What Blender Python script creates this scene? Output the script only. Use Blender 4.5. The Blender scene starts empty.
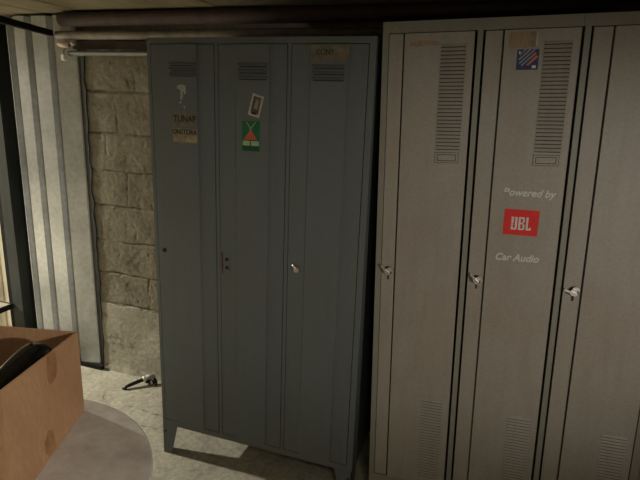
import bpy, bmesh, math, random
from mathutils import Vector, Matrix, noise as mnoise
random.seed(7)
C = bpy.context.scene.collection

# ------------------------------------------------------------------ helpers
def bm_new(): return bmesh.new()

def box(bm, x0, x1, y0, y1, z0, z1, mi=0, bev=0.0):
    vs = [bm.verts.new((x, y, z)) for z in (z0, z1) for y in (y0, y1) for x in (x0, x1)]
    fs = []
    for idx in ((0, 2, 3, 1), (4, 5, 7, 6), (0, 1, 5, 4), (2, 6, 7, 3), (0, 4, 6, 2), (1, 3, 7, 5)):
        f = bm.faces.new([vs[i] for i in idx]); f.material_index = mi; fs.append(f)
    if bev > 0:
        es = list({e for f in fs for e in f.edges})
        r = bmesh.ops.bevel(bm, geom=es, offset=bev, segments=2, profile=0.5, affect='EDGES')
        for f in r['faces']: f.material_index = mi
    return vs

def prism(bm, pts, d, axis='y', base=0.0, mi=0):
    """polygon pts (2D) extruded from base to base+d along axis"""
    def P(a, b, t):
        if axis == 'y': return (a, t, b)
        if axis == 'x': return (t, a, b)
        return (a, b, t)
    v0 = [bm.verts.new(P(a, b, base)) for a, b in pts]
    v1 = [bm.verts.new(P(a, b, base + d)) for a, b in pts]
    n = len(pts)
    f = bm.faces.new(v0); f.material_index = mi
    f = bm.faces.new(v1[::-1]); f.material_index = mi
    for i in range(n):
        f = bm.faces.new((v0[i], v1[i], v1[(i + 1) % n], v0[(i + 1) % n])); f.material_index = mi

def tube(bm, pts, r, seg=12, mi=0, cap=True):
    pts = [Vector(p) for p in pts]
    rings = []
    for i, p in enumerate(pts):
        d = (pts[min(i + 1, len(pts) - 1)] - pts[max(i - 1, 0)]).normalized()
        a = d.orthogonal().normalized() if i == 0 else (rings_a - d * rings_a.dot(d)).normalized()
        rings_a = a
        b = d.cross(a)
        rr = r[i] if isinstance(r, (list, tuple)) else r
        rings.append([bm.verts.new(p + (a * math.cos(t) + b * math.sin(t)) * rr)
                      for t in [2 * math.pi * k / seg for k in range(seg)]])
    for i in range(len(rings) - 1):
        for k in range(seg):
            f = bm.faces.new((rings[i][k], rings[i][(k + 1) % seg], rings[i + 1][(k + 1) % seg], rings[i + 1][k]))
            f.smooth = True; f.material_index = mi
    if cap:
        f = bm.faces.new(rings[0][::-1]); f.material_index = mi
        f = bm.faces.new(rings[-1]); f.material_index = mi

def lathe(bm, prof, c=(0, 0, 0), seg=48, mi=0):
    rings = []
    for r, z in prof:
        rings.append([bm.verts.new((c[0] + r * math.cos(2 * math.pi * k / seg), c[1] + r * math.sin(2 * math.pi * k / seg), c[2] + z)) for k in range(seg)])
    for i in range(len(rings) - 1):
        for k in range(seg):
            f = bm.faces.new((rings[i][k], rings[i][(k + 1) % seg], rings[i + 1][(k + 1) % seg], rings[i + 1][k]))
            f.material_index = mi; f.smooth = True
    f = bm.faces.new(rings[0][::-1]); f.material_index = mi
    f = bm.faces.new(rings[-1]); f.material_index = mi

def obj(name, bm, mats, parent=None, label=None):
    bmesh.ops.recalc_face_normals(bm, faces=bm.faces[:])
    me = bpy.data.meshes.new(name); bm.to_mesh(me); bm.free()
    for m in (mats if isinstance(mats, (list, tuple)) else [mats]): me.materials.append(m)
    o = bpy.data.objects.new(name, me); C.objects.link(o)
    if parent is not None: o.parent = parent
    if label: o['label'] = label
    return o

def thing(name, label, cat, loc=(0, 0, 0), group=None, mat=None):
    o = bpy.data.objects.new(name, None); C.objects.link(o)
    o.empty_display_size = 0.1
    if mat is not None: o.matrix_world = mat
    else: o.location = loc
    o['label'] = label; o['category'] = cat
    if group: o['group'] = group
    return o

def tag(o, label, cat, group=None):
    o['label'] = label; o['category'] = cat
    if group: o['group'] = group
    return o

def struct(name, bm, mats):
    o = obj(name, bm, mats); o['kind'] = 'structure'; return o

def text_into(bm, s, x, z, size, y, mi=0, shear=0.0, bold=0.0, width=None, thick=0.0006, rot=0.0, cutfn=None, space=1.0):
    """letters as flat raised shapes in the xz plane, facing -y; (x, z) is the baseline start"""
    cu = bpy.data.curves.new('tmp', 'FONT'); cu.body = s; cu.size = size; cu.shear = shear; cu.offset = bold
    cu.space_character = space
    ob = bpy.data.objects.new('tmp', cu); C.objects.link(ob)
    dg = bpy.context.evaluated_depsgraph_get(); dg.update()
    me = bpy.data.meshes.new_from_object(ob.evaluated_get(dg))
    tb = bmesh.new(); tb.from_mesh(me)
    xs = [v.co.x for v in tb.verts]
    k = 1.0 if width is None else width / (max(xs) - min(xs)); x0 = min(xs)
    for v in tb.verts: v.co.x = (v.co.x - x0) * k
    if cutfn: cutfn(tb)
    cr, sr = math.cos(rot), math.sin(rot)
    vm = {}
    for v in tb.verts:
        px, pz = v.co.x * cr - v.co.y * sr, v.co.x * sr + v.co.y * cr
        vm[v.index] = bm.verts.new((x + px, y, z + pz))
    tb.verts.ensure_lookup_table()
    newf = []
    for f in tb.faces:
        try:
            nf = bm.faces.new([vm[v.index] for v in f.verts]); nf.material_index = mi; newf.append(nf)
        except ValueError: pass
    tb.free()
    r = bmesh.ops.extrude_face_region(bm, geom=newf)
    for g in r['geom']:
        if isinstance(g, bmesh.types.BMVert): g.co.y -= thick
        elif isinstance(g, bmesh.types.BMFace): g.material_index = mi
    for nf in newf:
        if nf.is_valid: nf.material_index = mi
    bpy.data.objects.remove(ob); bpy.data.meshes.remove(me); bpy.data.curves.remove(cu)

# ------------------------------------------------------------------ materials
def mat_base(name):
    m = bpy.data.materials.new(name); m.use_nodes = True
    nt = m.node_tree; b = nt.nodes['Principled BSDF']
    return m, nt, b

def N(nt, t, **k):
    n = nt.nodes.new(t)
    for a, v in k.items(): setattr(n, a, v)
    return n

def noise_node(nt, scale, detail=4, rough=0.55, vec=None, stretch=None, coord='Object'):
    tc = N(nt, 'ShaderNodeTexCoord')
    mp = N(nt, 'ShaderNodeMapping')
    if stretch: mp.inputs['Scale'].default_value = stretch
    nt.links.new(tc.outputs[coord], mp.inputs['Vector'])
    n = N(nt, 'ShaderNodeTexNoise'); n.inputs['Scale'].default_value = scale
    n.inputs['Detail'].default_value = detail; n.inputs['Roughness'].default_value = rough
    nt.links.new(mp.outputs[0], n.inputs['Vector'])
    return n

def ramp(nt, inp, stops):
    r = N(nt, 'ShaderNodeValToRGB'); nt.links.new(inp, r.inputs[0])
    el = r.color_ramp.elements
    while len(el) < len(stops): el.new(0.5)
    for e, (p, c) in zip(el, stops):
        e.position = p; e.color = (c[0], c[1], c[2], 1) if hasattr(c, '__len__') else (c, c, c, 1)
    return r

def mix(nt, fac, a, b, mode='MIX'):
    m = N(nt, 'ShaderNodeMix', data_type='RGBA', blend_type=mode)
    for s, v in ((0, fac), (6, a), (7, b)):
        if isinstance(v, (int, float)): m.inputs[s].default_value = v
        elif isinstance(v, tuple): m.inputs[s].default_value = (*v, 1) if len(v) == 3 else v
        else: nt.links.new(v, m.inputs[s])
    return m.outputs[2]

def bump(nt, b, h, strength=0.3, dist=0.01):
    n = N(nt, 'ShaderNodeBump'); n.inputs['Strength'].default_value = strength; n.inputs['Distance'].default_value = dist
    nt.links.new(h, n.inputs['Height']); nt.links.new(n.outputs[0], b.inputs['Normal']); return n

def simple(name, col, rough=0.6, metal=0.0, var=0.15, scale=20, bmp=0.0, stretch=None, spec=0.5, detail=4):
    m, nt, b = mat_base(name)
    n = noise_node(nt, scale, detail, stretch=stretch)
    lo = tuple(c * (1 - var) for c in col); hi = tuple(min(1, c * (1 + var)) for c in col)
    r = ramp(nt, n.outputs['Fac'], [(0.3, lo), (0.7, hi)])
    nt.links.new(r.outputs[0], b.inputs['Base Color'])
    b.inputs['Roughness'].default_value = rough; b.inputs['Metallic'].default_value = metal
    b.inputs['Specular IOR Level'].default_value = spec
    if bmp: bump(nt, b, n.outputs['Fac'], bmp, 0.004)
    return m

def paint(name, col, stain, rough=0.45, amount=0.5, spec=0.5):
    """old enamel on steel: cloudy tone, brownish grime patches, vertical streaks"""
    m, nt, b = mat_base(name)
    n1 = noise_node(nt, 3.0, 5, 0.6)
    n2 = noise_node(nt, 9.0, 5, 0.6, stretch=(3, 3, 0.35))
    n3 = noise_node(nt, 160, 2)
    r1 = ramp(nt, n1.outputs['Fac'], [(0.35, 0.0), (0.75, amount)])
    r2 = ramp(nt, n2.outputs['Fac'], [(0.45, 0.0), (0.8, amount * 0.6)])
    a = mix(nt, r1.outputs[0], col, stain)
    a = mix(nt, r2.outputs[0], a, tuple(c * 0.75 for c in stain))
    g = ramp(nt, n3.outputs['Fac'], [(0.3, 0.9), (0.7, 1.08)])
    a = mix(nt, 1.0, a, g.outputs[0], 'MULTIPLY')
    nt.links.new(a, b.inputs['Base Color'])
    b.inputs['Roughness'].default_value = rough; b.inputs['Specular IOR Level'].default_value = spec
    bump(nt, b, n3.outputs['Fac'], 0.05, 0.002)
    return m

M = {}
M['locker_grey'] = paint('locker_grey', (0.110, 0.128, 0.134), (0.112, 0.112, 0.096), 0.5, 0.5)
M['locker_beige'] = paint('locker_beige', (0.30, 0.275, 0.24), (0.235, 0.195, 0.145), 0.5, 0.55)
M['beige_frame'] = paint('beige_frame', (0.22, 0.215, 0.18), (0.19, 0.165, 0.12), 0.45, 0.5)
M['slot_dark'] = simple('slot_dark', (0.012, 0.011, 0.01), 0.8)
M['rust'] = simple('rust', (0.06, 0.025, 0.018), 0.8, var=0.5, scale=60)
M['chrome'] = simple('chrome', (0.78, 0.76, 0.70), 0.38, 1.0, 0.08)
M['steel_dull'] = simple('steel_dull', (0.35, 0.34, 0.32), 0.4, 1.0, 0.1)
M['white_paint'] = simple('white_paint', (0.62, 0.62, 0.60), 0.6, var=0.1, scale=80)
M['decal_white'] = simple('decal_white', (0.55, 0.55, 0.52), 0.5, var=0.06, scale=80)
M['red'] = simple('red', (0.62, 0.018, 0.016), 0.7, var=0.08)
M['green'] = simple('green', (0.006, 0.115, 0.050), 0.5, var=0.1)
M['dark_green'] = simple('dark_green', (0.006, 0.06, 0.03), 0.5, var=0.1)
M['orange_red'] = simple('orange_red', (0.48, 0.085, 0.05), 0.5, var=0.1)
M['pale_green'] = simple('pale_green', (0.34, 0.40, 0.22), 0.5, var=0.2, scale=90)
M['picture_dark'] = simple('picture_dark', (0.07, 0.065, 0.06), 0.5, var=0.6, scale=70)
M['paper'] = simple('paper', (0.40, 0.36, 0.30), 0.7, var=0.15, scale=60)
M['tape'] = simple('tape', (0.235, 0.20, 0.125), 0.65, var=0.28, scale=45)
M['tape_red'] = simple('tape_red', (0.165, 0.105, 0.07), 0.65, var=0.3, scale=60)
M['tape_dim'] = simple('tape_dim', (0.14, 0.125, 0.085), 0.65, var=0.35, scale=45)
M['ink'] = simple('ink', (0.012, 0.012, 0.01), 0.6)
M['navy'] = simple('navy', (0.012, 0.016, 0.075), 0.4, var=0.2)
M['stripe_grey'] = simple('stripe_grey', (0.20, 0.22, 0.27), 0.5, var=0.2)
M['stripe_red'] = simple('stripe_red', (0.40, 0.13, 0.08), 0.5, var=0.2)
M['tape_residue'] = simple('tape_residue', (0.27, 0.19, 0.125), 0.6, var=0.2, scale=60, stretch=(3, 1, .4))
M['tape_pink'] = simple('tape_pink', (0.22, 0.155, 0.12), 0.6, var=0.2, scale=60)
M['black_gloss'] = simple('black_gloss', (0.004, 0.004, 0.005), 0.1, var=0.1)
M['black_rubber'] = simple('black_rubber', (0.014, 0.013, 0.012), 0.6)
M['black_steel'] = simple('black_steel', (0.014, 0.014, 0.012), 0.8, var=0.4, spec=0.15)
M['post_grey'] = simple('post_grey', (0.048, 0.052, 0.048), 0.7, spec=0.2, var=0.25, scale=15, stretch=(1, 1, .2))
M['post_dark'] = simple('post_dark', (0.022, 0.022, 0.02), 0.6, var=0.4, scale=12)
M['pipe_grey'] = simple('pipe_grey', (0.20, 0.165, 0.14), 0.6, var=0.35, scale=14, bmp=0.3)
M['pipe_rust'] = simple('pipe_rust', (0.036, 0.016, 0.012), 0.75, var=0.5, scale=18, bmp=0.4)
M['pipe_green'] = simple('pipe_green', (0.10, 0.105, 0.075), 0.5, var=0.2, scale=14)
M['pink_clamp'] = simple('pink_clamp', (0.74, 0.57, 0.48), 0.55, var=0.2, scale=60)
M['white_plastic'] = simple('white_plastic', (0.90, 0.89, 0.82), 0.4, var=0.05)
M['cream_board'] = simple('cream_board', (0.66, 0.60, 0.46), 0.6, var=0.1, scale=6)
M['shelf_wood'] = simple('shelf_wood', (0.33, 0.31, 0.245), 0.5, var=0.25, scale=12, stretch=(1, 8, 8))
M['tool_grey'] = simple('tool_grey', (0.30, 0.295, 0.27), 0.5, var=0.1)

# cardboard
m, nt, b = mat_base('cardboard')
n1 = noise_node(nt, 6, 4); n2 = noise_node(nt, 120, 3, stretch=(1, 1, .25))
r1 = ramp(nt, n1.outputs['Fac'], [(0.3, (0.38, 0.215, 0.11)), (0.7, (0.46, 0.27, 0.145))])
r2 = ramp(nt, n2.outputs['Fac'], [(0.3, 0.88), (0.7, 1.06)])
nt.links.new(mix(nt, 1.0, r1.outputs[0], r2.outputs[0], 'MULTIPLY'), b.inputs['Base Color'])
b.inputs['Roughness'].default_value = 0.8; bump(nt, b, n2.outputs['Fac'], 0.1, 0.002)
M['cardboard'] = m
M['tape_brown'] = simple('tape_brown', (0.31, 0.165, 0.075), 0.45, var=0.25, scale=30)

# galvanised corrugated sheet
m, nt, b = mat_base('galvanised')
n1 = noise_node(nt, 5, 5); n2 = noise_node(nt, 40, 4)
r1 = ramp(nt, n1.outputs['Fac'], [(0.3, (0.42, 0.43, 0.435)), (0.7, (0.57, 0.58, 0.58))])
r2 = ramp(nt, n2.outputs['Fac'], [(0.25, 0.85), (0.7, 1.05)])
nt.links.new(mix(nt, 1.0, r1.outputs[0], r2.outputs[0], 'MULTIPLY'), b.inputs['Base Color'])
b.inputs['Metallic'].default_value = 0.55; b.inputs['Roughness'].default_value = 0.36
bump(nt, b, n1.outputs['Fac'], 0.08, 0.01)
M['galvanised'] = m

# cement blocks and mortar
def block_mat(name, lo, hi, dark):
    m, nt, b = mat_base(name)
    n1 = noise_node(nt, 4.5, 6, 0.65); n2 = noise_node(nt, 55, 5, 0.7); n3 = noise_node(nt, 14, 5, 0.7)
    r1 = ramp(nt, n1.outputs['Fac'], [(0.3, lo), (0.7, hi)])
    r3 = ramp(nt, n3.outputs['Fac'], [(0.30, 0.9), (0.46, 0.0)])
    a = mix(nt, r3.outputs[0], r1.outputs[0], dark)
    r2 = ramp(nt, n2.outputs['Fac'], [(0.3, 0.72), (0.7, 1.14)])
    nt.links.new(mix(nt, 1.0, a, r2.outputs[0], 'MULTIPLY'), b.inputs['Base Color'])
    b.inputs['Roughness'].default_value = 0.92; b.inputs['Specular IOR Level'].default_value = 0.2
    add = N(nt, 'ShaderNodeMath', operation='ADD')
    nt.links.new(n2.outputs['Fac'], add.inputs[0]); nt.links.new(n3.outputs['Fac'], add.inputs[1])
    bump(nt, b, add.outputs[0], 0.4, 0.006)
    return m
M['block'] = block_mat('block', (0.21, 0.188, 0.138), (0.33, 0.302, 0.232), (0.15, 0.13, 0.09))
M['mortar'] = block_mat('mortar', (0.10, 0.085, 0.058), (0.20, 0.175, 0.13), (0.05, 0.04, 0.028))
M['render'] = block_mat('render', (0.36, 0.335, 0.27), (0.55, 0.525, 0.435), (0.20, 0.18, 0.13))
M['room_wall'] = block_mat('room_wall', (0.16, 0.145, 0.115), (0.22, 0.20, 0.16), (0.12, 0.10, 0.08))

# floor
m, nt, b = mat_base('concrete_floor')
n1 = noise_node(nt, 2.2, 6, 0.6); n2 = noise_node(nt, 45, 6, 0.72); n3 = noise_node(nt, 9, 6, 0.65)
r1 = ramp(nt, n1.outputs['Fac'], [(0.3, (0.41, 0.385, 0.31)), (0.7, (0.52, 0.495, 0.41))])
r3 = ramp(nt, n3.outputs['Fac'], [(0.30, 0.72), (0.55, 1.04)])
r2 = ramp(nt, n2.outputs['Fac'], [(0.30, 0.66), (0.58, 1.08)])
a = mix(nt, 1.0, r1.outputs[0], r3.outputs[0], 'MULTIPLY'); a = mix(nt, 1.0, a, r2.outputs[0], 'MULTIPLY')
tc = N(nt, 'ShaderNodeTexCoord'); nd = N(nt, 'ShaderNodeTexNoise'); nd.inputs['Scale'].default_value = 28; nd.inputs['Detail'].default_value = 4
nt.links.new(tc.outputs['Object'], nd.inputs['Vector'])
sub = N(nt, 'ShaderNodeVectorMath', operation='SUBTRACT'); nt.links.new(nd.outputs['Color'], sub.inputs[0]); sub.inputs[1].default_value = (0.5, 0.5, 0.5)
sc = N(nt, 'ShaderNodeVectorMath', operation='SCALE'); nt.links.new(sub.outputs[0], sc.inputs[0]); sc.inputs['Scale'].default_value = 0.045
pp = N(nt, 'ShaderNodeVectorMath', operation='ADD'); nt.links.new(tc.outputs['Object'], pp.inputs[0]); nt.links.new(sc.outputs[0], pp.inputs[1])
fl_ = N(nt, 'ShaderNodeVectorMath', operation='MULTIPLY'); nt.links.new(pp.outputs[0], fl_.inputs[0]); fl_.inputs[1].default_value = (1, 1, 0)
crack = None
for (ax, ay), (bx, by), w in [((-.62, .33), (-.52, .19), .007), ((-.45, .26), (-.17, .23), .008), ((-.625, .326), (-.50, .37), .003),
                              ((-.33, .10), (-.17, .145), .007), ((-.17, .145), (-.02, .12), .005), ((-.52, .19), (-.33, .10), .004), ((-.44, .40), (-.22, .40), .004), ((-.1, -.6), (.25, -.25), .004)]:
    s1 = N(nt, 'ShaderNodeVectorMath', operation='SUBTRACT'); nt.links.new(fl_.outputs[0], s1.inputs[0]); s1.inputs[1].default_value = (ax, ay, 0)
    L2 = (bx - ax) ** 2 + (by - ay) ** 2
    dt = N(nt, 'ShaderNodeVectorMath', operation='DOT_PRODUCT'); nt.links.new(s1.outputs[0], dt.inputs[0]); dt.inputs[1].default_value = ((bx - ax) / L2, (by - ay) / L2, 0)
    cl = N(nt, 'ShaderNodeClamp'); nt.links.new(dt.outputs['Value'], cl.inputs[0])
    s2 = N(nt, 'ShaderNodeVectorMath', operation='SCALE'); s2.inputs[0].default_value = (bx - ax, by - ay, 0); nt.links.new(cl.outputs[0], s2.inputs['Scale'])
    ds = N(nt, 'ShaderNodeVectorMath', operation='DISTANCE'); nt.links.new(s1.outputs[0], ds.inputs[0]); nt.links.new(s2.outputs[0], ds.inputs[1])
    mr = N(nt, 'ShaderNodeMapRange'); nt.links.new(ds.outputs['Value'], mr.inputs[0])
    mr.inputs[1].default_value = w * 0.3; mr.inputs[2].default_value = w; mr.inputs[3].default_value = 0.55; mr.inputs[4].default_value = 0
    if crack is None: crack = mr.outputs[0]
    else:
        mx = N(nt, 'ShaderNodeMath', operation='MAXIMUM'); nt.links.new(crack, mx.inputs[0]); nt.links.new(mr.outputs[0], mx.inputs[1]); crack = mx.outputs[0]
nbr = noise_node(nt, 30, 3); rb = ramp(nt, nbr.outputs['Fac'], [(0.42, 0.0), (0.58, 1.0)])
cm = N(nt, 'ShaderNodeMath', operation='MULTIPLY'); nt.links.new(crack, cm.inputs[0]); nt.links.new(rb.outputs[0], cm.inputs[1])
a = mix(nt, cm.outputs[0], a, (0.05, 0.042, 0.028))
nt.links.new(a, b.inputs['Base Color']); b.inputs['Roughness'].default_value = 0.85; b.inputs['Specular IOR Level'].default_value = 0.3
ad = N(nt, 'ShaderNodeMath', operation='SUBTRACT'); nt.links.new(n2.outputs['Fac'], ad.inputs[0]); nt.links.new(cm.outputs[0], ad.inputs[1])
bump(nt, b, ad.outputs[0], 0.4, 0.006)
M['floor'] = m

# ceiling: old boards with seams running front to back
m, nt, b = mat_base('ceiling_boards')
n1 = noise_node(nt, 3, 6, 0.65); n2 = noise_node(nt, 30, 5, stretch=(1, .15, 1))
r1 = ramp(nt, n1.outputs['Fac'], [(0.3, (0.19, 0.155, 0.09)), (0.7, (0.29, 0.245, 0.155))])
r2 = ramp(nt, n2.outputs['Fac'], [(0.3, 0.75), (0.7, 1.1)])
nt.links.new(mix(nt, 1.0, r1.outputs[0], r2.outputs[0], 'MULTIPLY'), b.inputs['Base Color'])
b.inputs['Roughness'].default_value = 0.85; bump(nt, b, n2.outputs['Fac'], 0.25, 0.004)
M['ceiling'] = m

# dusty glass for the round table: sees through, weakly mirrors, greyed by dust and stains
m = bpy.data.materials.new('dusty_glass'); m.use_nodes = True; nt = m.node_tree; nt.nodes.clear()
out = N(nt, 'ShaderNodeOutputMaterial'); tr = N(nt, 'ShaderNodeBsdfTransparent'); tr.inputs[0].default_value = (0.80, 0.82, 0.83, 1)
gl = N(nt, 'ShaderNodeBsdfGlossy'); gl.inputs['Roughness'].default_value = 0.12
df = N(nt, 'ShaderNodeBsdfDiffuse'); df.inputs[0].default_value = (0.60, 0.565, 0.52, 1)
fr = N(nt, 'ShaderNodeFresnel'); fr.inputs[0].default_value = 1.5
nn = noise_node(nt, 7, 5, 0.6); rr = ramp(nt, nn.outputs['Fac'], [(0.3, 0.72), (0.7, 0.92)])
rd = ramp(nt, noise_node(nt, 11, 6, 0.7).outputs['Fac'], [(0.32, (0.62, 0.55, 0.48)), (0.62, (0.80, 0.765, 0.71))]); nt.links.new(rd.outputs[0], df.inputs[0])
m1 = N(nt, 'ShaderNodeMixShader'); nt.links.new(rr.outputs[0], m1.inputs[0]); nt.links.new(tr.outputs[0], m1.inputs[1]); nt.links.new(df.outputs[0], m1.inputs[2])
m2 = N(nt, 'ShaderNodeMixShader'); nt.links.new(fr.outputs[0], m2.inputs[0]); nt.links.new(m1.outputs[0], m2.inputs[1]); nt.links.new(gl.outputs[0], m2.inputs[2])
nt.links.new(m2.outputs[0], out.inputs[0])
M['glass'] = m
M['glass_rim'] = simple('glass_rim', (0.52, 0.56, 0.53), 0.15, var=0.1, scale=20)

# ------------------------------------------------------------------ setting
WY = 0.53
bm = bm_new(); box(bm, -5.2, 3.4, -3.7, 0.75, -0.06, 0.0); struct('floor', bm, M['floor'])
bm = bm_new()
x = -5.2; k = 0
while x < 3.4:                               # ceiling boards, thin gaps between them
    w = 0.262
    box(bm, x + .003, min(x + w, 3.4) - .003, -3.7, 0.75, 1.985 + random.uniform(0, .003), 2.03, 0)
    x += w
box(bm, -5.2, 3.4, -3.7, .75, 2.028, 2.06)
struct('ceiling', bm, M['ceiling'])
bm = bm_new(); box(bm, -5.3, -5.2, -3.8, 0.85, 0, 1.985); struct('wall_left', bm, M['room_wall'])
bm = bm_new(); box(bm, 3.4, 3.5, -3.8, 0.85, 0, 1.985); struct('wall_right', bm, M['room_wall'])
bm = bm_new(); box(bm, -5.2, 3.4, -3.8, -3.7, 0, 1.985); struct('wall_front', bm, M['room_wall'])
# back wall: rough cement blocks with patchy joints over a smoother rendered foot; fine relief where it is bare
bm = bm_new()
XL = -0.862
box(bm, XL, 3.4, WY + .012, WY + .2, 0, 1.985, 1)
box(bm, -5.2, XL, 0.64, 0.75, 0, 1.985, 1)
rows = [0.430, 0.612, 0.803, 1.0, 1.187, 1.392, 1.607, 1.80, 2.2]
cuts = [-.45, -.63, -.33, -.56, -.68, -.60, -.47, -.5]
def wall_h(px, pz):
    """returns (relief towards the room, kind): kind 0 block, 1 joint, 2 render"""
    P = Vector((px, pz, 0))
    wz = pz + mnoise.noise(Vector((px * 5, pz * 3, 4.2))) * .010 + mnoise.noise(Vector((px * 22, pz * 22, 7))) * .004
    wx = px + mnoise.noise(Vector((px * 3, pz * 6, 9.2))) * .012 + mnoise.noise(Vector((px * 20, pz * 20, 2))) * .004
    edge = .425 + mnoise.noise(Vector((px * 8, 0, 1.5))) * .02
    lump = mnoise.noise(P * 9) * .0035 + mnoise.noise(P * 34) * .0016 + mnoise.noise(P * 90) * .0009
    if wz < edge:
        sk = max(0, 0.035 - pz) * .22 + .0025 * max(0, mnoise.noise(Vector((px * 14, pz * 30, 6))))
        return mnoise.noise(P * 6) * .004 + mnoise.noise(P * 40) * .0006 + .003 + sk, 2
    r = 0
    while r < len(rows) - 2 and wz > rows[r + 1]: r += 1
    dz = min(abs(wz - rows[r]), abs(wz - rows[r + 1]))
    k = (wx - cuts[r]) / .42; dxv = abs(k - round(k)) * .42
    open_z = .5 + .5 * mnoise.noise(Vector((px * 12, pz * 12, 5.5)))
    open_x = .15 + .6 * mnoise.noise(Vector((px * 9, pz * 9, 8.5)))
    g = max(0, 1 - dz / .010) * max(0, open_z), max(0, 1 - dxv / .009) * max(0, open_x)
    d = max(g)
    pit = max(0, mnoise.noise(Vector((px * 26, pz * 26, 11))) - .45) * .012
    return lump - d * .013 - pit, (1 if d > .30 else 0)
def relief(x0, x1, nx, nz):
    grid = []; kinds = []
    for j in range(nz + 1):
        row = []; kr = []
        for i in range(nx + 1):
            px = x0 + (x1 - x0) * i / nx; pz = 1.985 * j / nz
            h, kd = wall_h(px, pz)
            row.append(bm.verts.new((px, WY - h, pz))); kr.append(kd)
        grid.append(row); kinds.append(kr)
    for j in range(nz):
        for i in range(nx):
            f = bm.faces.new((grid[j][i], grid[j][i + 1], grid[j + 1][i + 1], grid[j + 1][i]))
            f.material_index = kinds[j][i]; f.smooth = True
relief(XL, -.30, 130, 440)
relief(-.30, 1.85, 60, 64)
relief(1.85, 3.4, 260, 330)
struct('wall_back', bm, [M['block'], M['mortar'], M['render']])

# ------------------------------------------------------------------ grey locker (three doors)
HA, WA, DA = 1.8, 0.892, 0.485
la = thing('metal_locker', 'dark grey three-door metal locker on splayed feet, in front of the block wall', 'locker', (0, 0, 0))
bm = bm_new()
T = .0015
box(bm, 0, .012, .0, DA, .15, HA); box(bm, WA - .012, WA, .0, DA, .15, HA)          # sides
box(bm, .012, WA - .012, DA - .01, DA, .15, HA)                                     # back
box(bm, .012, WA - .012, .0, DA - .01, HA - .022, HA)                               # top with rail
box(bm, .012, WA - .012, .0, DA - .01, .15, .1755)                                  # bottom with rail
for x0, x1 in ((.012, .0145), (.2905, .3055), (.5795, .5935), (.8695, WA - .012)):
    box(bm, x0, x1, .0, .02, .1755, HA - .022)
for xd in (.298, .5865): box(bm, xd - .004, xd + .004, .02, DA - .01, .1755, HA - .022)
obj('body', bm, M['locker_grey'], la)

def grey_leg(x0, sx, y0, sy):
    b_ = bm_new()
    pts = [(0, .1495), (.076, .1495), (.071, .138), (.040, 0), (0, 0)]
    prism(b_, [(x0 + sx * a, z) for a, z in pts], sy * .0035, 'y', y0)
    prism(b_, [(y0 + sy * a, z) for a, z in pts], sx * .0035, 'x', x0)
    # rivet
    tube(b_, [(x0 + sx * .014, y0 - sy * .002, .115), (x0 + sx * .014, y0, .115)], .0045, 10, 1)
    return obj('leg', b_, [M['locker_grey'], M['slot_dark']], la)
grey_leg(0, 1, 0, 1); grey_leg(WA, -1, 0, 1); grey_leg(0, 1, DA, -1); grey_leg(WA, -1, DA, -1)

def grey_door(x0, x1, c0, c1, lv):
    b_ = bm_new()
    g = .0026
    a, e = x0 + g, x1 - g
    yo, yr = -.001, -.0058
    prof = [(a, yo), (c0, yo), (c0 + .0022, yr), (c1 - .003, yr), (c1, yo), (e, yo), (e, .018), (a, .018)]
    prism(b_, prof, 1.776 - .178 - .002, 'z', .179)
    l0, l1, zt, zb = lv                      # louvres: sloping blades over dark slots
    n = 3; h = (zt - zb) / n
    for k in range(n):
        z1 = zt - k * h
        prism(b_, [(yr, z1), (yr - .007, z1 - h * .52), (yr - .0055, z1 - h * .60), (yr, z1 - h * .5)], l1 - l0, 'x', l0)
        box(b_, l0 + .004, l1 - .004, yr - .0006, yr + .002, z1 - h * .80, z1 - h * .5, 1)
    return obj('door', b_, [M['locker_grey'], M['slot_dark']], la)
d1 = grey_door(.0145, .2905, .086, .219, (.101, .216, 1.713, 1.658))
d2 = grey_door(.3055, .5795, .378, .513, (.391, .505, 1.715, 1.650))
d3 = grey_door(.5935, .8695, .664, .799, (.673, .790, 1.711, 1.652))
YR = -.0059; YO = -.0011
def decal_poly(bm, pts, y, mi, t=.0006): prism(bm, pts, -t, 'y', y, mi)
def rect(x0, x1, z0, z1): return [(x0, z0), (x1, z0), (x1, z1), (x0, z1)]

# locks of the grey doors
bm = bm_new(); tube(bm, [(.046, YO, .974), (.046, YO - .003, .974)], .0085, 14, 0); box(bm, .043, .049, YO - .0036, YO - .003, .969, .979, 1)
obj('lock', bm, [M['black_steel'], M['slot_dark']], d1, 'blackened lock hole')
bm = bm_new()
decal_poly(bm, rect(.320, .349, .918, .993), YO, 0, .002)
tube(bm, [(.336, YO - .002, .972), (.336, YO - .004, .972)], .008, 14, 1)
box(bm, .329, .345, YO - .003, YO - .002, .931, .944, 1)
obj('lock', bm, [M['locker_grey'], M['slot_dark']], d2)
bm = bm_new(); decal_poly(bm, [(.311, .995), (.3175, 1.005), (.3195, .96), (.318, .905), (.313, .925)], YO, 0, .0006)
obj('rust_stain', bm, M['rust'], d2, 'dark red rust stain beside the lock')
bm = bm_new()
tube(bm, [(.634, YO, .972), (.634, YO - .012, .972)], .0105, 16, 0)
tube(bm, [(.634, YO - .012, .972), (.634, YO - .014, .972)], .006, 12, 0)
tube(bm, [(.618, YO - .006, .99), (.634, YO - .010, .975)], .004, 8, 0)
obj('lock', bm, M['chrome'], d3, 'shiny metal lock cylinder')

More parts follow.
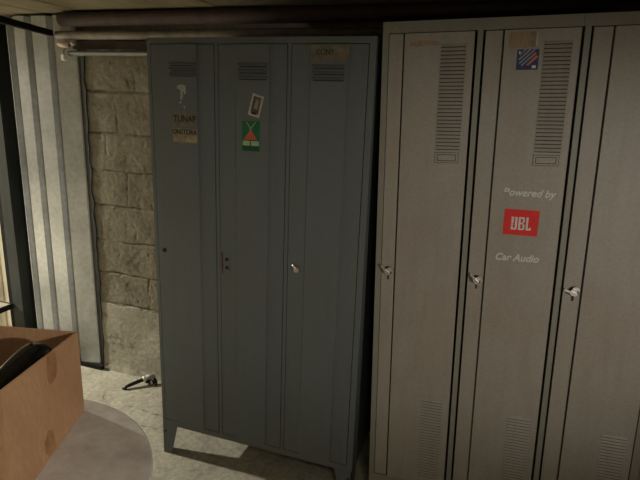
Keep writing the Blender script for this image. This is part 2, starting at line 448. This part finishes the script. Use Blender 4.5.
# stickers and tapes on the grey doors
bm = bm_new()
decal_poly(bm, [(.132, 1.627), (.150, 1.634), (.170, 1.628), (.171, 1.602), (.164, 1.597), (.161, 1.606), (.157, 1.608), (.157, 1.585), (.148, 1.574), (.145, 1.59), (.148, 1.612), (.140, 1.617), (.133, 1.615)], YR, 0)
decal_poly(bm, [(.142, 1.571), (.150, 1.573), (.150, 1.566), (.143, 1.563)], YR, 0)
decal_poly(bm, [(.159, 1.557), (.167, 1.555), (.166, 1.546), (.160, 1.546)], YR, 0)
obj('sticker_residue', bm, simple('residue', (.33, .335, .31), .7, var=.3, scale=90), d1, 'torn pale sticker remains')
bm = bm_new()
decal_poly(bm, [(.109, 1.480), (.214, 1.482), (.213, 1.533), (.160, 1.536), (.108, 1.530)], YR, 0)
text_into(bm, 'TUNAF', .112, 1.496, .034, YR - .0006, 1, width=.098, bold=.0006)
obj('tape_label', bm, [M['tape_dim'], M['ink']], d1, 'upper tan tape label with worn black lettering')
bm = bm_new()
decal_poly(bm, [(.108, 1.420), (.150, 1.417), (.217, 1.419), (.215, 1.470), (.108, 1.472)], YR, 0)
text_into(bm, 'ONSTORA', .107, 1.450, .026, YR - .0006, 1, width=.108, bold=.0006)
decal_poly(bm, [(.16, 1.421), (.214, 1.421), (.212, 1.444), (.175, 1.442)], YR - .0006, 2, .0003)
obj('tape_label', bm, [M['tape'], M['ink'], simple('tape_light', (.30, .235, .145), .6, var=.25, scale=50)], d1, 'lower tan tape label with black lettering, torn at the foot')
# small tilted photo sticker
def rot_rect(cx, cz, w, h, a):
    c, s = math.cos(a), math.sin(a)
    return [(cx + p * c - q * s, cz + p * s + q * c) for p, q in ((-w / 2, -h / 2), (w / 2, -h / 2), (w / 2, h / 2), (-w / 2, h / 2))]
bm = bm_new()
A = -.26; cx, cz = .4615, 1.566
decal_poly(bm, rot_rect(cx, cz, .046, .078, A), YR, 0)
decal_poly(bm, rot_rect(cx, cz + .001, .031, .060, A), YR - .0006, 1)
decal_poly(bm, rot_rect(cx + .003, cz + .005, .013, .034, A), YR - .0012, 2)
decal_poly(bm, rot_rect(cx - .009, cz - .027, .018, .008, A), YR - .0012, 3)
obj('sticker', bm, [M['paper'], M['picture_dark'], simple('photo_mid', (.22, .2, .17), .5, var=.3, scale=90), M['ink']], d2, 'small tilted white-bordered picture sticker')
# green sticker
bm = bm_new()
gx0, gx1, gz0, gz1 = .405, .4765, 1.402, 1.511
decal_poly(bm, rect(gx0, gx1, gz0, gz1), YR, 0)
decal_poly(bm, [(.413, 1.444), (.466, 1.446), (.441, 1.482)], YR - .0006, 1)
for p0, p1 in (((.437, 1.480), (.461, 1.508)), ((.444, 1.480), (.424, 1.508))):
    dx, dz = p1[0] - p0[0], p1[1] - p0[1]; L = math.hypot(dx, dz); nx_, nz_ = -dz / L * .0012, dx / L * .0012
    decal_poly(bm, [(p0[0] + nx_, p0[1] + nz_), (p0[0] - nx_, p0[1] - nz_), (p1[0] - nx_, p1[1] - nz_), (p1[0] + nx_, p1[1] + nz_)], YR - .0012, 2)
decal_poly(bm, rect(gx0 + .004, gx1 - .002, 1.423, 1.440), YR - .0006, 2)
decal_poly(bm, rect(.438, .442, 1.421, 1.441), YR - .0012, 3)
decal_poly(bm, rect(gx0 + .003, gx1 - .003, 1.405, 1.419), YR - .0006, 3)
obj('sticker', bm, [M['green'], M['orange_red'], M['pale_green'], M['dark_green']], d2, 'green sticker with an orange-red triangle and a pale band')
# CONY tape
bm = bm_new()
decal_poly(bm, [(.668, 1.723), (.800, 1.722), (.803, 1.748), (.801, 1.773), (.667, 1.773)], YR, 0)
text_into(bm, 'CONY', .686, 1.740, .026, YR - .0006, 1, width=.066, bold=.0004, rot=.03)
decal_poly(bm, rect(.762, .784, 1.731, 1.748), YR - .0006, 2, .0003)
decal_poly(bm, rect(.690, .740, 1.727, 1.736), YR - .0006, 2, .0003)
obj('tape_label', bm, [M['tape_dim'], M['ink'], M['tape_red']], d3, 'tan tape label with handwritten black letters')

# ------------------------------------------------------------------ beige locker (three doors)
ex = Vector((0.99848072, 0.04407815, 0.03306625)); ey = Vector((-0.0438683, 0.99901248, -0.00704562)); ez = Vector((-0.03334415, 0.00558436, 0.99942833))
O2 = Vector((0.98124593, -0.01473619, -0.29951801)); ZS = .29968
OB = O2 + ez * ZS
MB_ = Matrix(((ex.x, ey.x, ez.x, OB.x), (ex.y, ey.y, ez.y, OB.y), (ex.z, ey.z, ez.z, OB.z), (0, 0, 0, 1)))
lb = thing('metal_locker', 'tall beige-grey three-door metal locker leaning slightly towards the dark grey locker', 'locker', mat=MB_)
HB, WP, DB = 1.8423, .30153, .37
WB = WP * 3 + .012
dbz, dtz = .186, 1.8045
doors = [(.0215, .2865), (.3185, .5870), (.6190, .8880)]
bm = bm_new()
box(bm, 0, .010, 0, DB, .12, HB); box(bm, WB - .010, WB, 0, DB, .12, HB)
box(bm, .010, WB - .010, DB - .01, DB, .12, HB)
box(bm, .010, WB - .010, 0, DB - .01, dtz + .003, HB)
box(bm, .010, WB - .010, 0, DB - .01, .12, dbz - .003)
box(bm, .010, .0195, 0, .025, dbz - .003, dtz + .003)
for x0, x1 in ((.2945, .3110), (.5950, .6115)): box(bm, x0, x1, -.002, .03, dbz - .003, dtz + .003, 0)
for xp in (.3025, .603):
    box(bm, xp - .012, xp + .012, -.0028, 0, dtz + .003, HB - .001, 0)       # stile faces carried up over the head rail
    box(bm, xp - .004, xp + .004, .03, DB - .01, dbz - .003, dtz + .003)
box(bm, .892, WB - .010, 0, .025, dbz - .003, dtz + .003)
decal_poly(bm, [(.032, 1.822), (.041, 1.832), (.05, 1.826), (.054, 1.818), (.040, 1.815)], 0, 1, .0005)
obj('body', bm, [M['beige_frame'], M['tape_residue']], lb)
inv = MB_.inverted()
def to_floor(x, y):
    w0 = MB_ @ Vector((x, y, 0)); w1 = MB_ @ Vector((x, y, 1)); t = w0.z / (w0.z - w1.z)
    return t
for x0, x1 in ((0, .04), (WB - .04, WB)):
    for y0, y1 in ((0, .04), (DB - .04, DB)):
        b_ = bm_new(); vs = box(b_, x0, x1, y0, y1, 0, .12)
        for v in vs:
            if v.co.z < .06: v.co.z = to_floor(v.co.x, v.co.y)
        obj('leg', b_, M['beige_frame'], lb)

def beige_door(i):
    x0, x1 = doors[i]
    s = .0713 + WP * i                       # crease between lock strip and panel
    b_ = bm_new()
    # recessed lock strip, dark fold, raised panel
    prof = [(x0, .001), (s - .0050, .001), (s - .0045, .022), (s + .0005, .022), (s + .0010, -.0045), (x1 - .003, -.0045), (x1, -.002), (x1, .025), (x0, .025)]
    prism(b_, prof, dtz - dbz, 'z', dbz)
    def slats(xa, xb, za, zb, n):
        h = (za - zb) / n; y = -.0046
        for k in range(n):
            z = za - k * h
            prism(b_, [(y, z), (y - .0028, z - h * .62), (y - .0024, z - h * .74), (y, z - h * .72)], xb - xa, 'x', xa)
            box(b_, xa + .001, xb - .001, y - .0005, y + .002, z - h * .98, z - h * .74, 1)
    slats(WP * i + .186, WP * i + .264, 1.7700, 1.4425, 28)
    zl = (.540, .525, .512)[i]
    slats(WP * i + .186, WP * i + .2635, zl, zl - .325, 28)
    d = obj('door', b_, [M['locker_beige'], M['slot_dark']], lb)
    # label holder
    h_ = bm_new(); xa, xb = WP * i + .187, WP * i + .2595; za, zb = 1.4335, 1.4025; y = -.0046
    for r_ in (rect(xa, xb, za - .005, za), rect(xa, xb, zb, zb + .005), rect(xa, xa + .006, zb + .005, za - .005), rect(xb - .006, xb, zb + .005, za - .005)):
        decal_poly(h_, r_, y, 0, .003)
    decal_poly(h_, rect(xa + .008, xb - .008, zb + .007, za - .007), y - .0004, 0, .0008)
    decal_poly(h_, rect(xa + .006, xb - .006, zb + .005, za - .005), y, 1, .0004)
    decal_poly(h_, rect(xa - .0015, xb + .0015, zb - .0015, za + .0015), y, 1, .0003)
    obj('label_holder', h_, [M['locker_beige'], M['slot_dark']], d)
    # turning latch: round lock with a slanted lever and a half-round tab
    k_ = bm_new(); cx_, cz_ = WP * i + .0455, (1.0165, 1.0125, 1.0015)[i]; y = .001
    tube(k_, [(cx_, y, cz_), (cx_, y - .004, cz_)], .0150, 20, 1)
    tube(k_, [(cx_, y - .004, cz_), (cx_, y - .016, cz_)], .0098, 18, 0)
    ang = (-.62, -.75, -.18)[i]
    c, s_ = math.cos(ang), math.sin(ang)
    def L(p, q): return (cx_ + p * c - q * s_, cz_ + p * s_ + q * c)
    prism(k_, [L(-.031, .0035), L(-.028, .0065), L(-.008, .0025), L(.009, .0012), L(.0125, -.004), L(.006, -.0105), L(-.006, -.0095), L(-.014, -.003), L(-.031, -.0005)], -.007, 'y', y - .014, 0)
    prism(k_, [L(-.006, .0085), L(.0145, .0060), L(.0170, .010), L(.0130, .0160), L(.004, .0185), L(-.005, .0145)], -.006, 'y', y - .006, 0)
    box(k_, cx_ - .003, cx_ + .004, y - .0012, y, cz_ - .033, cz_ - .016, 2)
    obj('latch', k_, [M['chrome'], M['slot_dark'], M['rust']], d, 'chrome turning latch')
    return d
bd = [beige_door(i) for i in range(3)]
YB = -.0046
# tape residue on the first door
bm = bm_new(); decal_poly(bm, [(.088, 1.776), (.120, 1.783), (.176, 1.779), (.183, 1.768), (.172, 1.763), (.150, 1.770), (.112, 1.764), (.090, 1.767)], YB, 0, .0003)
obj('tape_residue', bm, M['tape_residue'], bd[0], 'brown glue smear')
# tape remains and blue sticker on the middle door
bm = bm_new(); decal_poly(bm, [(.386, 1.797), (.463, 1.799), (.464, 1.752), (.388, 1.750)], YB, 0, .0003)
decal_poly(bm, rect(.447, .463, 1.755, 1.797), YB - .0003, 1, .0003)
decal_poly(bm, rect(.464, .469, 1.757, 1.797), YB, 2, .0005)
obj('tape_residue', bm, [M['tape_residue'], M['tape_pink'], M['paper']], bd[1], 'old brown tape remains')
bm = bm_new()
sx0, sx1, sz0, sz1 = .4135, .4755, 1.6885, 1.7475
decal_poly(bm, rect(sx0, sx1, sz0, sz1), YB, 0)
def clip_band(c0, c1, u0, u1):               # diagonal band (rising to the right) inside the sticker, in sticker units
    q = []
    for cc, uu in ((c0, u0), (c0, u1), (c1, u1), (c1, u0)):
        q.append((sx0 + (sx1 - sx0) * (uu - cc * .35), sz0 + (sz1 - sz0) * (uu + cc * .35)))
    return q
for c0, c1, u0, u1, mi in ((.95, .80, .42, .74, 1), (.66, .48, .30, .86, 1), (.34, .18, .22, .90, 1), (.04, -.12, .22, .60, 1), (.04, -.16, .60, .84, 2), (-.28, -.50, .36, .80, 2)):
    decal_poly(bm, clip_band(c0, c1, u0, u1), YB - .0006, mi, .0004)
decal_poly(bm, rect(sx0 + .005, sx0 + .009, 1.735, 1.743), YB - .0006, 3, .0004)
decal_poly(bm, rect(sx1 - .017, sx1 - .006, 1.693, 1.701), YB - .0006, 3, .0004)
obj('sticker', bm, [M['navy'], M['stripe_grey'], M['stripe_red'], M['decal_white']], bd[1], 'square navy sticker with slanted grey and red stripes')
# lettering and the red logo
def keep_top(tb):
    geom = tb.verts[:] + tb.edges[:] + tb.faces[:]
    bmesh.ops.bisect_plane(tb, geom=geom, plane_co=(0, .0105, 0), plane_no=(0, 1, 0), clear_inner=True)
bm = bm_new()
RT = -.018
text_into(bm, 'P', .4075, 1.3050, .033, YB, 0, shear=.25, bold=.0006, cutfn=keep_top, rot=RT)
text_into(bm, 'owered by', .4270, 1.3045, .033, YB, 0, shear=.25, bold=.0006, width=.139, rot=RT)
obj('lettering', bm, M['decal_white'], bd[1], 'worn white slanted lettering above the red logo')
bm = bm_new()
text_into(bm, 'Car Audio', .4020, 1.0890, .033, YB, 0, shear=.25, bold=.0008, width=.134, rot=0.0)
obj('lettering', bm, M['decal_white'], bd[1], 'white slanted lettering below the red logo')
bm = bm_new()
jx0, jz0, jw, jh = .4170, 1.1765, .1050, .0840
decal_poly(bm, [(jx0, jz0), (jx0 + jw, jz0 - .002), (jx0 + jw + .002, jz0 + jh - .002), (jx0 + .001, jz0 + jh)], YB, 0)
yl = YB - .0006
def lp(pts): decal_poly(bm, [(jx0 + jw * a, jz0 + jh * c_) for a, c_ in pts], yl, 1, .0005)
def lr(a0, a1, c0, c1): lp([(a0, c0), (a1, c0), (a1, c1), (a0, c1)])
# J with the notched mark at its left
lr(.335, .40, .30, .70); lp([(.235, .20), (.36, .20), (.40, .245), (.40, .30), (.335, .30), (.325, .265), (.285, .265), (.285, .34), (.225, .34), (.225, .215)])
lr(.225, .29, .37, .44); lp([(.225, .62), (.30, .62), (.30, .70), (.225, .70)]); lp([(.235, .46), (.285, .46), (.30, .60), (.225, .60)])
# B
lr(.435, .495, .20, .70); lr(.495, .58, .645, .70); lr(.495, .58, .425, .485); lr(.495, .58, .20, .255)
lp([(.56, .485), (.61, .50), (.61, .67), (.58, .70), (.56, .645)]); lp([(.56, .255), (.58, .20), (.615, .23), (.615, .41), (.58, .43), (.56, .425)])
# L
lr(.655, .715, .20, .70); lr(.715, .80, .20, .265); lr(.76, .80, .265, .31)
obj('logo_sticker', bm, [M['red'], M['decal_white']], bd[1], 'red rectangular sticker with white block letters')

# ------------------------------------------------------------------ corrugated sheet, posts, rack at the left
FY = .500
bm = bm_new()
pts = [(-1.262, FY)]
for g in (-1.232, -1.108, -.963):
    pts += [(g - .026, FY), (g - .010, FY + .030), (g + .010, FY + .030), (g + .022, FY)]
pts += [(-.822, FY + .016), (-.815, FY + .019)]
back = [(a, c_ + .002) for a, c_ in pts][::-1]
prism(bm, pts + back, 1.945, 'z', .028)
cs = obj('corrugated_sheet', bm, M['galvanised'])
tag(cs, 'tall galvanised corrugated metal sheet standing left of the block wall', 'metal sheet')
bm = bm_new(); box(bm, -1.264, -.790, FY - .004, FY + .016, 0, .026)
tag(obj('sill_bar', bm, M['black_steel']), 'dark steel bar on the floor under the corrugated sheet', 'bar')
# dark strip painting the shadow and dirt in the sheet-to-wall gap
bm = bm_new()
vs = []
zs = [0.0 + 1.78 * k / 30 for k in range(31)]
edge = [(-.797, -.772 + random.uniform(-.010, .008) + .012 * mnoise.noise(Vector((0, 0, z_ * 7)))) for z_ in zs]
L0 = [bm.verts.new((-.838, WY - .0095, z)) for z in zs]; R0 = [bm.verts.new((e[1] - .012, WY - .0095, z)) for e, z in zip(edge, zs)]
L1 = [bm.verts.new((-.838, WY - .0035, z)) for z in zs]; R1 = [bm.verts.new((e[1] - .012, WY - .0035, z)) for e, z in zip(edge, zs)]
for k in range(30):
    bm.faces.new((L0[k], R0[k], R0[k + 1], L0[k + 1])); bm.faces.new((R0[k], R1[k], R1[k + 1], R0[k + 1]))
    bm.faces.new((L1[k], L1[k + 1], R1[k + 1], R1[k])); bm.faces.new((L0[k], L0[k + 1], L1[k + 1], L1[k]))
bm.faces.new((L0[0], L1[0], R1[0], R0[0])); bm.faces.new((L0[-1], R0[-1], R1[-1], L1[-1]))
o = obj('gap_shade_strip', bm, M['post_dark']); o['kind'] = 'structure'

bm = bm_new()
box(bm, -1.452, -1.372, .506, .512, 0, 1.982); box(bm, -1.378, -1.372, .512, .60, 0, 1.982)
box(bm, -1.372, -1.268, .594, .60, 0, 1.982, 1); box(bm, -1.274, -1.268, .545, .594, 0, 1.982)
tag(obj('steel_post', bm, [M['post_grey'], M['post_dark']]), 'dark grey channel-shaped steel post left of the corrugated sheet', 'post')

rk = thing('storage_rack', 'small black steel rack with a pale wooden shelf at the left edge', 'rack', (-1.60, .30, 0))
for px in (-.30, .120):
    for py, hz in ((-.16, .275), (.206, 1.16)):
        bm = bm_new(); box(bm, px, px + .030, py, py + .022, 0, hz); obj('upright', bm, M['black_steel'], rk)
bm = bm_new(); box(bm, -.30, .143, -.162, .199, .300, .312); obj('shelf_board', bm, M['shelf_wood'], rk)
for x0_, x1_, y0_, y1_ in ((.1435, .150, -.168, .205), (-.307, -.3005, -.168, .205), (-.30, .143, -.168, -.1625), (-.30, .143, .1995, .2055)):
    bm = bm_new(); box(bm, x0_, x1_, y0_, y1_, .282, .316); obj('shelf_rail', bm, M['black_steel'], rk)
bm = bm_new(); pf = []
x_ = -2.15
while x_ < -1.47:
    pf += [(x_, .580), (x_ + .030, .580), (x_ + .036, .588), (x_ + .044, .588)]; x_ += .05
pf += [(-1.462, .580), (-1.462, .605), (-2.15, .605)]
prism(bm, pf, 1.30, 'z', 0)
tag(obj('board_panel', bm, M['cream_board']), 'cream grooved board standing upright behind the black rack', 'board')

# ------------------------------------------------------------------ pipes and track under the ceiling
bm = bm_new()
d = Vector((.185, -.517, 0)).normalized()
P1 = Vector((-.935, .475, 1.884)); P0 = P1 + d * 1.0
nrm = Vector((-d.y, d.x, 0))
hw, hh = .012, .014
prof = [P0 + nrm * hw, P0 - nrm * hw]
vv = []
for P in (P0, P1):
    for sx_, sz_ in ((-1, -1), (1, -1), (1, 1), (-1, 1)): vv.append(bm.verts.new(P + nrm * hw * sx_ + Vector((0, 0, hh * sz_))))
for idx in ((0, 1, 2, 3), (4, 7, 6, 5), (0, 4, 5, 1), (1, 5, 6, 2), (2, 6, 7, 3), (3, 7, 4, 0)): bm.faces.new([vv[i] for i in idx])
for t in (.12,):                          # hangers up to the ceiling
    q = P0.lerp(P1, t); box(bm, q.x - .006, q.x + .006, q.y - .006, q.y + .006, q.z + hh, 1.984)
tag(obj('overhead_rail', bm, M['black_steel']), 'black steel rail hung under the ceiling across the corrugated sheet top', 'rail')

def pipe(pts, r, m, label):
    bm = bm_new(); tube(bm, pts, r, 18)
    return tag(obj('pipe', bm, m), label, 'pipe')
pipe([(-.86, .475, 1.948), (1.0, .475, 1.948), (3.35, .475, 1.948)], .034, M['pipe_rust'], 'thick rust-brown pipe along the wall top, highest and nearest the ceiling')
pipe([(-.915, .497, 1.876), (-.4, .494, 1.874), (-.1, .493, 1.876), (3.35, .493, 1.876)], .021, M['pipe_grey'], 'pale grey-brown pipe along the wall top between the rusty and the thin pipe')
pipe([(-.852, .505, 1.788), (3.35, .505, 1.788)], .0125, M['pipe_green'], 'thin greenish pipe along the wall, lowest of the three pipes')
bm = bm_new(); box(bm, -.862, 3.35, WY - .016, WY - .0085, 1.812, 1.848, 0)
o = obj('trim_2', bm, M['pipe_rust']); o['kind'] = 'structure'
# clamp and wire connector at the pipe ends
cl = thing('pipe_clamp', 'pale pinkish clamp piece by the pipe ends above the corrugated sheet', 'clamp', (-.868, .484, 1.829))
cl.scale = (1.35, 1.2, 1.35)
bm = bm_new(); tube(bm, [(-.026, 0, .003), (-.015, 0, .002), (.018, 0, -.001), (.025, 0, -.002)], [.006, .011, .012, .007], 12); obj('clamp_jaw', bm, M['pink_clamp'], cl)
bm = bm_new(); tube(bm, [(.024, .003, -.002), (.040, .004, .004)], .004, 8); obj('clamp_bolt', bm, M['black_steel'], cl)
bm = bm_new(); tube(bm, [(.036, .002, .004), (.044, .0, .004), (.052, .0, .001)], [.006, .009, .006], 10); obj('bolt_head', bm, M['pink_clamp'], cl)
wc = thing('wire_connector', 'small white wire connector hanging at the upper right corner of the corrugated sheet', 'connector', (-.874, .487, 1.772))
bm = bm_new(); box(bm, -.012, .011, -.010, .008, -.020, .012, 0, .004); obj('connector_body', bm, M['white_plastic'], wc)
bm = bm_new(); tube(bm, [(0, 0, .009), (-.004, .006, .03), (.01, .012, .05), (.008, .012, .09)], .0022, 8); obj('wire', bm, M['black_rubber'], wc)

# ------------------------------------------------------------------ round glass table
TZ = .72
tc_ = Vector((.2864, -1.0830)); TR = .3912
tb = thing('round_table', 'round dusty glass-topped table carrying the open cardboard box', 'table', (tc_.x, tc_.y, 0))
bm = bm_new()
lathe(bm, [(TR - .003, TZ - .008), (TR - .003, TZ)], seg=96)
for f in bm.faces:
    f.smooth = False
gt = obj('tabletop', bm, M['glass'], tb, 'round grey dusty glass top')
bm = bm_new()
lathe_pts = [(TR - .003, -.008), (TR - .0006, -.0068), (TR, -.004), (TR - .0006, -.0012), (TR - .003, 0)]
seg = 96; rings = [[bm.verts.new((r * math.cos(2 * math.pi * k / seg), r * math.sin(2 * math.pi * k / seg), TZ + z)) for k in range(seg)] for r, z in lathe_pts]
for i in range(len(rings) - 1):
    for k in range(seg):
        f = bm.faces.new((rings[i][k], rings[i][(k + 1) % seg], rings[i + 1][(k + 1) % seg], rings[i + 1][k])); f.smooth = True
obj('glass_edge', bm, M['glass_rim'], gt, 'polished pale glass rim')
bm = bm_new(); tube(bm, [(0, 0, .03), (0, 0, TZ - .022)], .028, 24); obj('pedestal', bm, M['black_steel'], tb)
bm = bm_new(); lathe(bm, [(.21, 0), (.21, .012), (.06, .028), (.03, .032)], seg=48); obj('table_base', bm, M['black_steel'], tb)
bm = bm_new(); lathe(bm, [(.09, TZ - .024), (.09, TZ - .009)], seg=32); obj('mounting_plate', bm, M['black_steel'], tb)

# ------------------------------------------------------------------ cardboard box with black case inside
b0 = Vector((.290, -.739)); b1 = Vector((.4350, -1.108))          # right face, bottom edge
t0 = Vector((.294, -.743)); t1 = Vector((.370, -1.041))          # right face, top edge
lb_ = Vector((-.93, -.33)).normalized() * .36; lt_ = Vector((-.971, -.237)).normalized() * .37
HBX = .24; z0 = TZ + .001
bx = thing('cardboard_box', 'open brown cardboard box with tape patches, standing on the round table', 'box', (b0.x, b0.y, z0))
def R3(v, z): return Vector((v.x - b0.x, v.y - b0.y, z))
bot = [R3(b0, 0), R3(b1, 0), R3(b1 + lb_, 0), R3(b0 + lb_, 0)]
top = [R3(t0, HBX), R3(t1, HBX), R3(t1 + lt_, HBX), R3(t0 + lt_, HBX)]
cen = sum(bot, Vector()) / 4; tcen = sum(top, Vector()) / 4
def inset(p, c, k=.005):
    d_ = (c - p); d_.z = 0
    return p + d_.normalized() * k * 1.4
bi = [inset(p, cen) + Vector((0, 0, .004)) for p in bot]; ti = [inset(p, tcen) for p in top]
bm = bm_new()
def V(p): return bm.verts.new(p)
def wall_face(p0, p1, q0, q1, n=10):
    """bilinear wall between bottom edge p0-p1 and top edge q0-q1, slightly bellied sides stay smooth"""
    g = [[V(p0.lerp(p1, i / n).lerp(q0.lerp(q1, i / n), j / n)) for i in range(n + 1)] for j in range(n + 1)]
    for j in range(n):
        for i in range(n):
            f = bm.faces.new((g[j][i], g[j][i + 1], g[j + 1][i + 1], g[j + 1][i])); f.smooth = True
for i in range(4):
    j = (i + 1) % 4
    wall_face(bot[i], bot[j], top[i], top[j]); wall_face(bi[i], bi[j], ti[i], ti[j])
    wall_face(top[i], top[j], ti[i], ti[j], 10)
    wall_face(bot[i], bot[j], bi[i], bi[j], 10)
bm.faces.new([V(p) for p in bi]); bm.faces.new([V(p) for p in bot])
bmesh.ops.remove_doubles(bm, verts=bm.verts[:], dist=1e-5)
for e in bm.edges:
    if len(e.link_faces) == 2 and e.calc_face_angle(0) > .6: e.smooth = False
    elif len(e.link_faces) != 2: e.smooth = False
obj('box_body', bm, M['cardboard'], bx)
def on_right(u, v, off=.0008):
    p = (bot[0].lerp(bot[1], u)).lerp(top[0].lerp(top[1], u), v)
    n_ = (bot[1] - bot[0]).cross(top[0] - bot[0]).normalized()
    if n_.x < 0: n_ = -n_
    return p + n_ * off
def patch(uv):
    bm = bm_new()
    f0 = [bm.verts.new(on_right(u, v, .0012)) for u, v in uv]; f1 = [bm.verts.new(on_right(u, v, .0002)) for u, v in uv]
    bm.faces.new(f0); bm.faces.new(f1[::-1]); n_ = len(uv)
    for i in range(n_): bm.faces.new((f0[i], f1[i], f1[(i + 1) % n_], f0[(i + 1) % n_]))
    obj('tape_patch', bm, M['tape_brown'], bx, 'brown tape scrap')
patch([(.47, .985), (.35, .985), (.35, .80), (.37, .72), (.44, .69), (.48, .74), (.48, .86)])
patch([(.46, .03), (.54, .03), (.58, .10), (.58, .20), (.52, .28), (.47, .22), (.46, .12)])

# glossy black case: rounded slab lying along the right side
cd = (t1 - t0).normalized(); cn = Vector((-cd.y, cd.x)) * -1
if cn.x > 0: cn = -cn
case_c = t0 + cd * .170 + cn * .054
bm = bm_new()
def sgn(v): return -1 if v < 0 else 1
nu, nv = 40, 24; aX, bY, cZ = .108, .044, .112
gr = []
for j in range(nv + 1):
    ph = -math.pi / 2 + math.pi * j / nv; row = []
    for i in range(nu):
        th = 2 * math.pi * i / nu
        e1, e2 = .55, .62
        cp, sp_ = math.cos(ph), math.sin(ph)
        u = sgn(math.cos(th)) * abs(cp) ** e1 * abs(math.cos(th)) ** e2 * aX
        v_ = sgn(math.sin(th)) * abs(cp) ** e1 * abs(math.sin(th)) ** e2 * bY
        z_ = sgn(sp_) * abs(sp_) ** e1 * cZ
        row.append((u, v_, z_))
    gr.append(row)
def put(u, v_, z_): return bm.verts.new((cd.x * u + cn.x * v_, cd.y * u + cn.y * v_, z_ - .18 * u))
vsd = [[put(*p) for p in row] for row in gr]
for j in range(nv):
    for i in range(nu):
        q = (vsd[j][i], vsd[j][(i + 1) % nu], vsd[j + 1][(i + 1) % nu], vsd[j + 1][i])
        f = bm.faces.new(q); f.smooth = True
bmesh.ops.remove_doubles(bm, verts=bm.verts[:], dist=1e-5)
cb = obj('black_case', bm, M['black_gloss'])
cb.location = (case_c.x, case_c.y, z0 + .132)
tag(cb, 'glossy black rounded case sticking up inside the cardboard box', 'case')

# ------------------------------------------------------------------ small tool on the floor
tl = thing('hand_tool', 'small black hand tool with a white collar lying on the floor by the block wall', 'tool', (-.464, .432, 0))
tl.scale = (1.18, 1.18, 1.18)
bm = bm_new(); tube(bm, [(-.052, -.046, .010), (-.045, -.036, .013), (.0, .024, .026)], [.007, .0085, .0095], 10); obj('handle', bm, M['black_rubber'], tl)
bm = bm_new(); tube(bm, [(-.062, -.052, .006), (-.042, -.048, .007)], .006, 8); obj('handle_foot', bm, M['black_rubber'], tl)
bm = bm_new(); tube(bm, [(-.001, .023, .026), (.007, .033, .030)], .014, 14); obj('collar', bm, M['white_plastic'], tl)
bm = bm_new(); tube(bm, [(.008, .034, .033), (.034, .050, .036), (.044, .055, .030)], [.013, .013, .008], 12); obj('barrel', bm, M['tool_grey'], tl)
bm = bm_new(); tube(bm, [(.008, .030, .016), (.030, .040, .012), (.050, .044, .010)], [.010, .011, .006], 10); obj('jaw', bm, M['black_rubber'], tl)
bm = bm_new(); tube(bm, [(.040, .050, .028), (.058, .045, .014), (.066, .032, .006)], [.008, .006, .005], 10); obj('jaw', bm, M['black_rubber'], tl)
bm = bm_new(); tube(bm, [(.036, .032, .022), (.047, .026, .012)], .004, 8); obj('pin', bm, M['white_plastic'], tl)

# ------------------------------------------------------------------ lamps and added fill lights
def lamp(name, kind, loc, power, col, size=.1, target=None, **k):
    l = bpy.data.lights.new(name, kind); l.energy = power; l.color = col
    if kind == 'AREA': l.size = size
    else: l.shadow_soft_size = size
    for a_, v_ in k.items(): setattr(l, a_, v_)
    o = bpy.data.objects.new(name, l); o.location = loc; C.objects.link(o)
    if target is not None:
        o.rotation_euler = (Vector(target) - Vector(loc)).to_track_quat('-Z', 'Y').to_euler()
    return o
lamp('far_ceiling_lamp', 'AREA', (-4.0, -.08, 1.93), 400, (1.0, .945, .79), .16, (-4.0, -.08, 0), shape='DISK')
lamp('overhead_fill', 'AREA', (1.6, -2.0, 1.94), 6, (1.0, .91, .78), .25, (1.6, -2.0, 0), shape='DISK')  # unseen fill added from above for the tabletop and box
t_ = lamp('locker_fill', 'SPOT', (3.2, -2.6, 1.30), 128, (1.0, .93, .82), .10, (1.36, 0, 1.10), spot_size=.56, spot_blend=1.0)  # added spot that brightens the middle height of the beige locker
t_.scale = (1.7, 1, 1)                       # stretched sideways into a wide oval beam
lamp('box_fill', 'SPOT', (3.0, -2.0, 1.70), 150, (1.0, .90, .77), .06, (.35, -.85, .82), spot_size=.5, spot_blend=1.0)  # narrow spot added out of view to lift the box's right face

w = bpy.data.worlds.new('World'); bpy.context.scene.world = w; w.use_nodes = True
w.node_tree.nodes['Background'].inputs[0].default_value = (.02, .02, .02, 1); w.node_tree.nodes['Background'].inputs[1].default_value = 0.2

# ------------------------------------------------------------------ camera
f, cxx, cyy, czz, yaw, pitch, roll = 526.20836, 1.32572, -1.77414, 1.57641, -0.32826, 0.2508, 0.03672
fwd = Vector((math.sin(yaw) * math.cos(pitch), math.cos(yaw) * math.cos(pitch), -math.sin(pitch)))
rt = Vector((math.cos(yaw), -math.sin(yaw), 0)); up = rt.cross(fwd)
r_ = rt * math.cos(roll) + up * math.sin(roll); u_ = -rt * math.sin(roll) + up * math.cos(roll)
cam = bpy.data.cameras.new('camera'); co = bpy.data.objects.new('camera', cam); C.objects.link(co)
cam.sensor_width = 36; cam.lens = f / 640 * 36; cam.clip_start = .02
co.matrix_world = Matrix(((r_.x, u_.x, -fwd.x, cxx), (r_.y, u_.y, -fwd.y, cyy), (r_.z, u_.z, -fwd.z, czz), (0, 0, 0, 1)))
sc_ = bpy.context.scene; sc_.camera = co
sc_.view_settings.view_transform = 'Standard'; sc_.view_settings.look = 'None'; sc_.view_settings.gamma = 1
sc_.view_settings.use_curve_mapping = False; sc_.view_settings.exposure = 0.0
